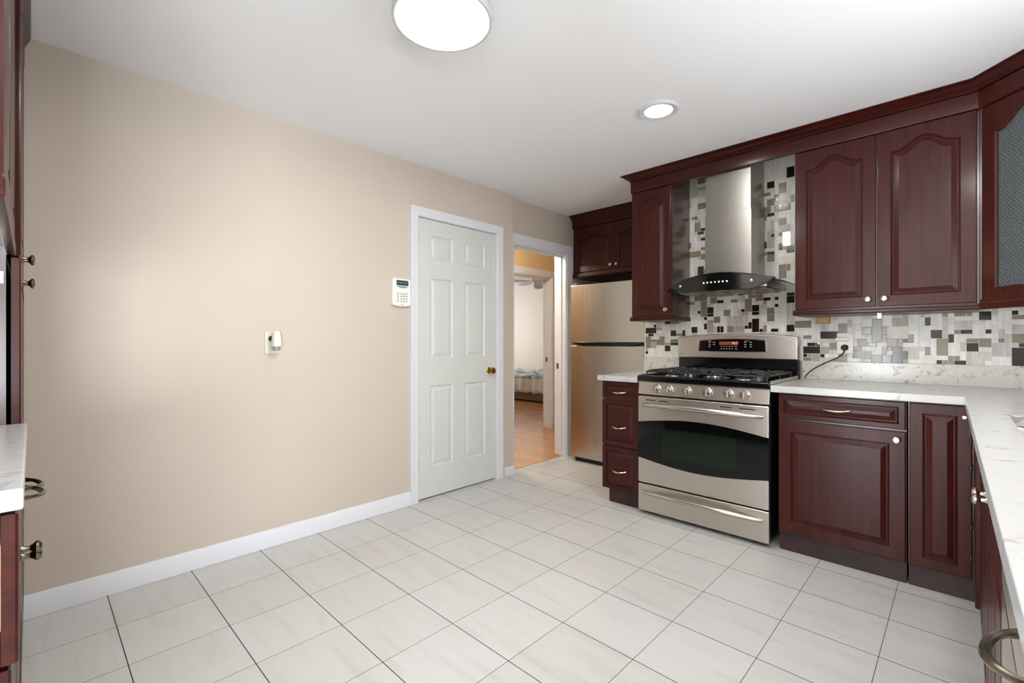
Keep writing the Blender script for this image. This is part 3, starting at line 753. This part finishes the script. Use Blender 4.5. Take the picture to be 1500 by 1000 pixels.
    b = MB(); b.box(.028, .055, .5952, .5962, 1.031, 1.035); b.build('badge', 'grey_plastic', bg)
    b = MB(); b.box(.715, .75, .5952, .5962, 1.036, 1.038); b.build('badge', 'grey_plastic', bg)
def bow_handle(par, W, z, out, r):
    pts = []; n = 26
    for k in range(n + 1):
        s = k / n
        x = .035 + (W - .07) * s; a = math.sin(math.pi * s)
        pts.append((x, .004 - out * min(1, 3.2 * min(s, 1 - s)) ** .6 - .012 * a if 0 < k < n else .004, z + .014 * a))
    b = MB(); b.tube(pts, [r * (.95 + .25 * math.sin(math.pi * k / n)) for k in range(n + 1)], 12)
    return b.build('handle', 'steel', par, smooth=True)
gas_range()

# ------------------------------------------------------------ range hood
def hood():
    cx = -1.107
    d = thing('range_hood', 'stainless chimney range hood with curved glass canopy over the range', 'range hood', (cx, 3.17, 1.45))
    b = MB(); b.box(-.146, .146, 0, .281, .09, .52); b.build('chimney', 'steel_chimney', d, bev=.002)
    b = MB(); b.box(-.142, .142, .003, .281, .52, .908); b.build('chimney_upper', 'steel_chimney', d, bev=.002)
    # body below the glass
    b = MB(); n = 20
    def plan(e):
        l = [(-.30 + e, .28), (-.30 + e, -.16 + e)]
        for k in range(1, n): s = k / n; l.append((-.30 + e + (.60 - 2 * e) * s, -.16 + e - .045 * math.sin(math.pi * s)))
        return l + [(.30 - e, -.16 + e), (.30 - e, .28)]
    b.loops([[(x, y, .006) for x, y in plan(.03)], [(x, y, .05) for x, y in plan(.03)]]); b.build('filter_housing', 'steel_h', d, smooth=True)
    for x in (-.145, .145):
        b = MB(); b.box(x - .12, x + .12, -.12, .22, -.004, .001)
        for k in range(9): b.box(x - .11, x + .11, -.10 + k * .036, -.084 + k * .036, -.008, -.003)
        b.build('grease_filter', 'steel', d)
    # black glossy control fascia, arched top edge and tapering ends, bowed in plan
    n = 36; L = []
    for k in range(n + 1):
        s = k / n; x = -.325 + .65 * s; a = math.sin(math.pi * s)
        y = -.165 - .048 * a; zt = .052 + .040 * a; zb = .050 - .060 * min(1, 6 * min(s, 1 - s)) ** .8
        L.append([(x, y, zb), (x, y - .006, zb + .002), (x, y - .006, zt - .002), (x, y, zt), (x, y + .012, zt), (x, y + .012, zb)])
    b = MB(); b.loops(L); fa = b.build('control_fascia', 'black_gloss', d, smooth=True)
    for k in range(7):
        x = -.068 + k * .0235; y = -.165 - .048 * math.sin(math.pi * (x + .325) / .65) - .006
        b = MB(); b.box(x - .004, x + .004, y - .0015, y + .001, .040, .048); b.build('control_button', 'button_green' if k in (2, 3) else 'button_light', fa)
    for x in (-.232, .205):
        y = -.165 - .048 * math.sin(math.pi * (x + .325) / .65) - .005
        b = MB(); b.lathe([(.008, 0), (.008, .003), (.004, .005), (.001, .005)], (x, y, .038), 1, 14, -1); b.build('screw', 'nickel', fa, smooth=True)
    # curved glass canopy
    n = 32; L = []
    for k in range(n + 1):
        s = k / n; x = -.372 + .744 * s; a = math.sin(math.pi * s)
        z = .018 + .078 * a ** .8; yf = -.085 - .140 * a ** .6
        L.append([(x, yf, z), (x, .27, z), (x, .27, z + .006), (x, yf, z + .006)])
    b = MB(); b.loops(L); b.build('glass_canopy', 'hood_glass', d, smooth=True)
hood()

# ------------------------------------------------------------ wall cabinets on the range wall
UY = 3.14; UZ0, UZ1 = 1.307, 2.245
def upper(name, label, x0, x1, doors, knob_side):
    d = thing(name, label, 'cabinet', (x0, UY, UZ0)); w = x1 - x0
    b = MB(); b.box(.0, w + (.006 if doors == 2 else 0), .020, YB - UY - .005, 0, CEIL - UZ0 - .004); b.build('carcass', 'cherry_side', d)
    b = MB(); b.prism([(-.012, -.030), (.315, -.030), (.315, 0), (-.006, 0), (-.006, -.010), (-.014, -.014), (-.014, -.026)], 0, -.006, w + .006); b.build('light_rail', 'cherry_h', d, smooth=True)
    h = 2.228 - UZ0; dw = w / doors
    for k in range(doors):
        dr = panel_door(d, 'door', k * dw + .003, .004, dw - .006, h, .0205, fw=.05 if doors == 1 else .056, rise=.055)
        kx = (k + 1) * dw - .035 if knob_side[k] == 'r' else k * dw + .035
        knob(dr, kx, 0, .045)
    return d
upper('narrow_wall_cabinet', 'narrow single-door cherry wall cabinet left of the range hood', -1.790, -1.478, 1, 'r')
upper('double_wall_cabinet', 'two-door cherry wall cabinet with arched panels right of the range hood', -.715, .052, 2, 'rl')
def corner_upper():
    d = thing('corner_wall_cabinet', 'diagonal corner wall cabinet with arched textured glass door, right edge of the view', 'cabinet', (.060, UY, UZ0), R(-45))
    w = .385; h = 2.228 - UZ0
    # pentagon carcass as thin panels, so the inside shows through the glass
    c, s = math.cos(R(45)), math.sin(R(45))
    def loc(x, y): X, Y = x - .060, y - UY; return (X * c - Y * s, X * s + Y * c)
    P = [loc(.060, YB - .006), loc(.060, 3.142), loc(.334, 2.868), loc(XR - .003, 2.868), loc(XR - .003, YB - .006)]
    P = [(x, y + .0) for x, y in P]
    b = MB(); b.prism(P, 2, 0, .018); b.prism(P, 2, h + .02, h + .05); 
    def wall(p, q, t=.012):
        d_ = Vector((q[0] - p[0], q[1] - p[1])).normalized(); n_ = Vector((-d_.y, d_.x)) * t
        cx = sum(a[0] for a in P) / 5, sum(a[1] for a in P) / 5
        if (Vector(cx) - Vector(p)).dot(n_) < 0: n_ = -n_
        b.prism([p, q, (q[0] + n_.x, q[1] + n_.y), (p[0] + n_.x, p[1] + n_.y)], 2, .018, h + .02)
    wall(P[0], P[1]); wall(P[2], P[3]); wall(P[3], P[4]); wall(P[4], P[0])
    b.build('carcass', 'cherry_side', d)
    for z in (.30, .60):
        Q = [(x * .95 + .009, y * .93 + .02) for x, y in P]
        b = MB(); b.prism(Q, 2, z, z + .018); b.build('shelf', 'cherry_h', d)
    b = MB(); b.box(0, w, -.012, .020, -.030, 0); b.build('light_rail', 'cherry_h', d, bev=.003)
    b = MB(); b.box(.0, w, -.004, .02, h + .003, h + .05); b.build('top_rail', 'cherry_h', d, bev=.003)
    # door frame with arched opening
    K = 24; fw = .060; rise = .07; zb = .004; H = h - .004
    def top(t): u = abs(2 * t - 1); return rise * .5 * (1 + math.cos(math.pi * u / .95)) if u < .95 else 0
    def rect(e, y):
        l = [(.004 + e, y, zb + e), (w - .004 - e, y, zb + e)]
        for k in range(K + 1): l.append((w - .004 - e + (-(w - .008) + 2 * e) * k / K, y, zb + H - e))
        return l
    def opn(e, y):
        x0, x1 = .004 + fw + e, w - .004 - fw - e; l = [(x0, y, zb + fw + e), (x1, y, zb + fw + e)]
        for k in range(K + 1): l.append((x1 + (x0 - x1) * k / K, y, zb + H - fw - rise + top(k / K) - e))
        return l
    b = MB(); b.loops([opn(.006, .020), rect(0, .020), rect(0, .003), rect(.003, 0), opn(0, 0), opn(.006, .007), opn(.006, .020)], cap0=False, cap1=False)
    dr = b.build('door', 'cherry_v', d, smooth=True)
    b = MB(); b.loops([opn(-.004, .0165), opn(-.004, .0125)]); b.build('glass_pane', 'cathedral_glass', dr)
corner_upper()
# one continuous frieze and crown over the run
path = [(-1.790, YB - .004), (-1.790, UY), (.055, UY), (.336, 2.859), (XR - .003, 2.859)]
crown_prof = [(-.012, 2.319), (.009, 2.319), (.011, 2.322), (.009, 2.326), (.013, 2.330), (.022, 2.335), (.030, 2.342), (.038, 2.351), (.050, 2.357), (.052, 2.3585), (.060, 2.3585), (.060, CEIL - .0005), (-.012, CEIL - .0005)]
d = thing('crown_moulding', 'cherry crown moulding with frieze board above the hood and wall cabinets', 'moulding', (0, 0, CEIL))
def rel(prof): return [(o, z - CEIL) for o, z in prof]
sweep(path, rel(crown_prof), 'crown', 'cherry_h', d)
sweep(path, rel([(-.012, 2.236), (.003, 2.236), (.004, 2.240), (.004, 2.314), (-.012, 2.314)]), 'frieze', 'cherry_h', d)

# ------------------------------------------------------------ refrigerator and cabinet above it
def fridge():
    W = .765
    d = thing('refrigerator', 'stainless top-freezer refrigerator in the alcove beside the hallway doorway', 'refrigerator', (-2.668, 3.555, 0))
    b = MB(); b.box(.006, W - .006, .062, .76, .03, 1.645); b.build('body', 'grey_plastic', d, bev=.004)
    b = MB(); b.box(.02, W - .02, .045, .1, .0, .045); b.build('base_grille', 'black_satin', d)
    b = MB(); b.box(0, W, 0, .058, .045, 1.088); dr = b.build('lower_door', 'steel_v', d, bev=.008, seg=3)
    b = MB(); b.box(0, W, 0, .058, 1.112, 1.652); df = b.build('freezer_door', 'steel_v', d, bev=.008, seg=3)
    b = MB(); n = 20
    pts = [(.012, 1.119), (W - .012, 1.119)] + [(W - .012 - (W - .024) * k / n, 1.112 - .026 * min(1, 5 * min(k / n, 1 - k / n)) ** .7) for k in range(n + 1)]
    b.prism(pts, 1, -.012, .03); b.build('handle', 'black_gloss', dr, bev=.003)
    for x in (.03, W - .03):
        b = MB(); b.box(x - .03, x + .03, .01, .07, 1.654, 1.668); b.build('hinge_cover', 'grey_plastic', d, bev=.004)
fridge()
def fridge_cabinet():
    x0 = -2.796; w = .94; y = 3.755; z0 = 1.79
    d = thing('refrigerator_wall_cabinet', 'two-door cherry cabinet above the refrigerator with small round knobs', 'cabinet', (x0, y, z0))
    b = MB(); b.box(0, w, .02, .62, 0, CEIL - z0 - .003); b.build('carcass', 'cherry_side', d)
    b = MB(); b.prism([(-.01, -.035), (.60, -.035), (.60, 0), (-.004, 0), (-.004, -.010), (-.014, -.014), (-.014, -.030)], 0, 0, w); b.build('light_rail', 'cherry_h', d, smooth=True)
    dw = (w - .02) / 2
    for k in range(2):
        dr = panel_door(d, 'door', .018 + k * dw, .012, dw - .005, .420, .0205, fw=.055, rise=.045)
        knob(dr, .018 + dw + (-.032 if k == 0 else .032), 0, .050)
    b = MB()
    pr = [(-.0, 2.24 - z0), (.004, 2.24 - z0), (.005, 2.312 - z0), (.012, 2.322 - z0), (.036, 2.344 - z0), (.058, 2.358 - z0), (.058, CEIL - z0 - .001), (0, CEIL - z0 - .001)]
    b.prism([(.02 - o - .02, z) for o, z in pr], 0, 0, w); b.build('crown', 'cherry_h', d, smooth=True)
fridge_cabinet()

# ------------------------------------------------------------ outlet, plug and cord on the backsplash
def outlet_back():
    yf = YB - .0085
    d = thing('backsplash_outlet', 'white outlet plate on the mosaic backsplash right of the range', 'outlet', (-.556, yf, 1.052))
    b = MB(); b.box(0, .082, -.006, .0, 0, .124); b.build('plate', 'white_plastic', d, bev=.0025)
    for z in (.036, .086):
        b = MB(); b.box(.024, .058, -.0085, -.005, z - .015, z + .015); s = b.build('socket', 'white_plastic', d, bev=.002)
        for x in (.034, .047):
            b = MB(); b.box(x - .001, x + .001, -.0092, -.0084, z - .002, z + .008); b.build('slot', 'black_satin', s)
    p = thing('power_cord', 'black power cord plugged in the backsplash outlet and hanging behind the range', 'cord', (-.515, yf, 1.088))
    b = MB(); b.lathe([(.016, .0095), (.019, .014), (.018, .030), (.012, .038), (.001, .039)], (0, 0, 0), 1, 18, -1); b.build('plug', 'rubber_black', p, smooth=True)
    P0 = [(0, -.026, -.012), (-.004, -.030, -.030), (-.022, -.030, -.052), (-.055, -.028, -.074), (-.095, -.030, -.094), (-.14, -.034, -.122), (-.175, -.040, -.150), (-.195, -.046, -.175), (-.205, -.05, -.196)]
    # catmull-rom smoothing
    V = [Vector(q) for q in P0]; out = []
    for i in range(len(V) - 1):
        a, b_, c, e = V[max(i - 1, 0)], V[i], V[i + 1], V[min(i + 2, len(V) - 1)]
        for k in range(5):
            t = k / 5; out.append(.5 * ((2 * b_) + (c - a) * t + (2 * a - 5 * b_ + 4 * c - e) * t * t + (3 * b_ - a - 3 * c + e) * t ** 3))
    out.append(V[-1])
    b = MB(); b.tube(out, .0035, 8); b.build('cable', 'rubber_black', p, smooth=True)
    q = thing('white_plug', 'white plug with short lead in the upper socket of the backsplash outlet', 'plug', (-.515, yf, 1.140))
    b = MB(); b.box(-.045, .018, -.026, -.0085, -.011, .010); b.build('plug_body', 'white_plastic', q, bev=.004)
    b = MB(); b.tube([(-.043, -.018, -.001), (-.075, -.016, -.004), (-.105, -.014, -.008), (-.128, -.012, -.020)], [.005, .004, .004, .0045], 8); b.build('lead', 'white_plastic', q, smooth=True)
    b = MB(); b.box(-.142, -.122, -.020, -.004, -.034, -.014); b.build('end_cap', 'white_plastic', q, bev=.003)
    k = MB(); k.box(-.660, -.590, YB - .045, YB - .008, 1.236, UZ0 - .031); tag(k.build('wooden_block', 'pine', bev=.002), 'small pale wooden block under the two-door wall cabinet', 'wood block')
outlet_back()

# ------------------------------------------------------------ left cabinets, faces look towards +Y
def left_thing(name, label, cat, x_right, y): return thing(name, label, cat, (x_right, y, 0), R(180))
def pantry():
    w = .770; x0 = -1.962
    d = left_thing('pantry_cabinet', 'tall cherry pantry cabinet at the left edge of the view', 'cabinet', x0, -.020)
    b = MB(); b.box(.0, w, .030, .635, .10, CEIL - .003); b.build('carcass', 'cherry_side', d)
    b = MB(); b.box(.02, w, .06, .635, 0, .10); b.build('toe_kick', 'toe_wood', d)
    for k in range(2):
        x = k * w / 2 + .002
        du = panel_door(d, 'door', x, 1.375, w / 2 - .004, .855, .020, fw=.055, rise=.05)
        dl = panel_door(d, 'door', x, .105, w / 2 - .004, 1.262, .020, fw=.055)
        kx = w / 2 + (-.032 if k == 0 else .032)
        knob(du, kx, 0, 1.41, 'chrome_dark'); knob(dl, kx, 0, 1.328, 'chrome_dark')
    b = MB(); pr = [(.002, 2.236), (-.001, 2.236), (-.002, 2.30), (.0, 2.312), (-.008, 2.330), (-.018, 2.352), (-.020, CEIL - .001), (.03, CEIL - .001), (.03, 2.236)]
    b.prism([(o, z) for o, z in pr], 0, 0, w); b.build('crown', 'cherry_h', d, smooth=True)
    # surface catch on the side, below the wall cabinet
    b = MB(); b.box(-.004, .0, .034, .044, 1.29, 1.325); b.build('catch', 'nickel', d, bev=.001)
pantry()
def near_upper():
    w = .80
    d = left_thing('near_wall_cabinet', 'cherry wall cabinet over the left counter, cut by the left edge of the view', 'cabinet', -1.158, -.030)
    b = MB(); b.box(.0, w - .004, .024, .625, 1.40, CEIL - .003); b.build('carcass', 'cherry_side', d)
    for k in range(2):
        x = k * w / 2 + .002
        dr = panel_door(d, 'door', x, 1.405, w / 2 - .006, .825, .022, fw=.055, rise=.05)
    b = MB(); b.box(0, w - .006, .0, .02, 1.37, 1.402); b.build('light_rail', 'cherry_h', d, bev=.003)
    b = MB(); pr = [(.002, 2.236), (-.001, 2.236), (-.002, 2.30), (-.008, 2.330), (-.018, 2.352), (-.020, CEIL - .001), (.03, CEIL - .001), (.03, 2.236)]
    b.prism(pr, 0, 0, w - .004); b.build('crown', 'cherry_h', d, smooth=True)
near_upper()
def left_base():
    d = left_thing('left_base_cabinet', 'cherry base cabinet with a drawer ajar under the left counter end', 'cabinet', -1.108, -.032)
    w = .85
    b = MB(); b.box(.002, w, .012, .60, .10, CB - .001); b.build('carcass', 'cherry_side', d)
    b = MB(); b.box(.002, w, .06, .60, 0, .10); b.build('toe_kick', 'toe_wood', d)
    # near drawer stands a little open, so its pale box side shows
    dr = panel_door(d, 'drawer', .0, .602, .424, .243, .002, fw=.03, m='cherry_h')
    b = MB(); b.box(.012, .41, .002, .012, .655, .795); b.build('drawer_box', 'pine', dr)
    knob(dr, .20, -.018, .722, 'chrome_dark', r=.012); knob(dr, .215, -.018, .703, 'chrome_dark', r=.012)
    dr = panel_door(d, 'drawer', .427, .602, .424, .243, .002, fw=.03, m='cherry_h'); pull(dr, .60, -.018, .742, .12, 'chrome_dark', out=.036, r=.0055); pull(dr, .70, -.018, .742, .12, 'chrome_dark', out=.034, r=.0055)
    for k in range(2):
        dr = panel_door(d, 'door', .0 + k * .427, .104, .424, .490, .010, fw=.055)
left_base()
b = MB(); b.box(-1.960, -1.092, -.655, -.008, CB, CT)
tag(b.build('coffee_countertop', 'quartz', bev=.004), 'white quartz countertop end at the left edge, against the pantry', 'countertop')

# ------------------------------------------------------------ bedroom beyond the hall
def bed():
    d = thing('bed', 'low bed with white coverlet and blue-green quilt in the far bedroom', 'bed', (-7.1, 6.50, -.004))
    b = MB(); b.box(0, 2.1, .02, 1.45, .02, .25); b.build('bed_frame', 'bed_frame_brown', d, bev=.02)
    b = MB(); b.box(.02, 2.08, .03, 1.44, .25, .46); b.build('mattress', 'coverlet_white', d, bev=.04, seg=3)
    random.seed(3)
    b = MB(); L = []; nx = 60
    def drape(k, z, out): return (.0 + 2.12 * k / nx, out - .018 * math.sin(k * 1.3) * (1 - (z - .17) / .33) - .008 * math.sin(k * .47), z)
    prof = [(.17, -.035), (.24, -.03), (.32, -.02), (.42, -.01), (.475, .02), (.492, .08)]
    for z, o in prof: L.append([drape(k, z + (.012 * math.sin(k * .9) if z < .2 else 0), o) for k in range(nx + 1)])
    L.append([(2.12 * k / nx, 1.44, .495) for k in range(nx + 1)])
    L.append([(2.12 * k / nx, 1.44, .46) for k in range(nx + 1)])
    b.loops(L, cap0=False, cap1=False, closed=False)
    o = b.build('coverlet', 'coverlet_white', d, smooth=True)
    md = o.modifiers.new('thick', 'SOLIDIFY'); md.thickness = .008
    b = MB(); L = []
    for z, o_ in ((.455, -.018), (.49, .01), (.515, .06), (.53, .3), (.53, 1.2), (.51, 1.4)): L.append([(.02 + 2.04 * k / nx, o_ - .01 * math.sin(k * .8), z + .008 * math.sin(k * .6)) for k in range(nx + 1)])
    b.loops(L, cap0=False, cap1=False, closed=False)
    o = b.build('quilt', 'quilt_print', d, smooth=True); md = o.modifiers.new('thick', 'SOLIDIFY'); md.thickness = .02
bed()
def hall_fill_lamp():  # unseen lamp, added because the hallway came out dark
    d = thing('hall_fill_light', 'unseen round ceiling light added to brighten the hallway', 'ceiling light', (-3.4, 3.0, CEIL))
    b = MB(); b.lathe([(.13, 0), (.13, -.02)], (0, 0, 0), 2, 32); b.build('base', 'trim_white', d, smooth=True)
    b = MB(); b.lathe([(.125, -.02), (.12, -.05), (.08, -.08), (.001, -.09)], (0, 0, 0), 2, 32); b.build('diffuser', 'glow_white', d, smooth=True)
    l = bpy.data.lights.new('hall_fill', 'POINT'); l.energy = 15; l.shadow_soft_size = .1; l.color = (1, .93, .8)
    o = bpy.data.objects.new('hall_fill', l); C.objects.link(o); o.location = (-3.4, 3.0, CEIL - .2)
hall_fill_lamp()
def fan():
    d = thing('ceiling_fan', 'white ceiling fan in the far bedroom', 'ceiling fan', (-5.24, 6.06, CEIL))
    b = MB(); b.lathe([(.06, 0), (.055, -.03), (.02, -.05), (.012, -.055), (.012, -.13), (.03, -.14)], (0, 0, 0), 2, 20); b.build('downrod', 'fan_white', d, smooth=True)
    b = MB(); b.lathe([(.03, -.13), (.10, -.15), (.115, -.19), (.10, -.24), (.07, -.25), (.08, -.27), (.085, -.30), (.06, -.335), (.001, -.345)], (0, 0, 0), 2, 24); b.build('motor', 'fan_white', d, smooth=True)
    for k in range(5):
        a = R(20 + 72 * k); b = MB(); c, s = math.cos(a), math.sin(a)
        pts = [(.09, -.02), (.17, -.02), (.2, -.055), (.56, -.07), (.60, -.03), (.60, .03), (.56, .07), (.2, .055), (.17, .02), (.09, .02)]
        b.loops([[(x * c - y * s, x * s + y * c, z + y * .15) for x, y in pts] for z in (-.215, -.207)]); b.build('blade', 'fan_white', d)
fan()
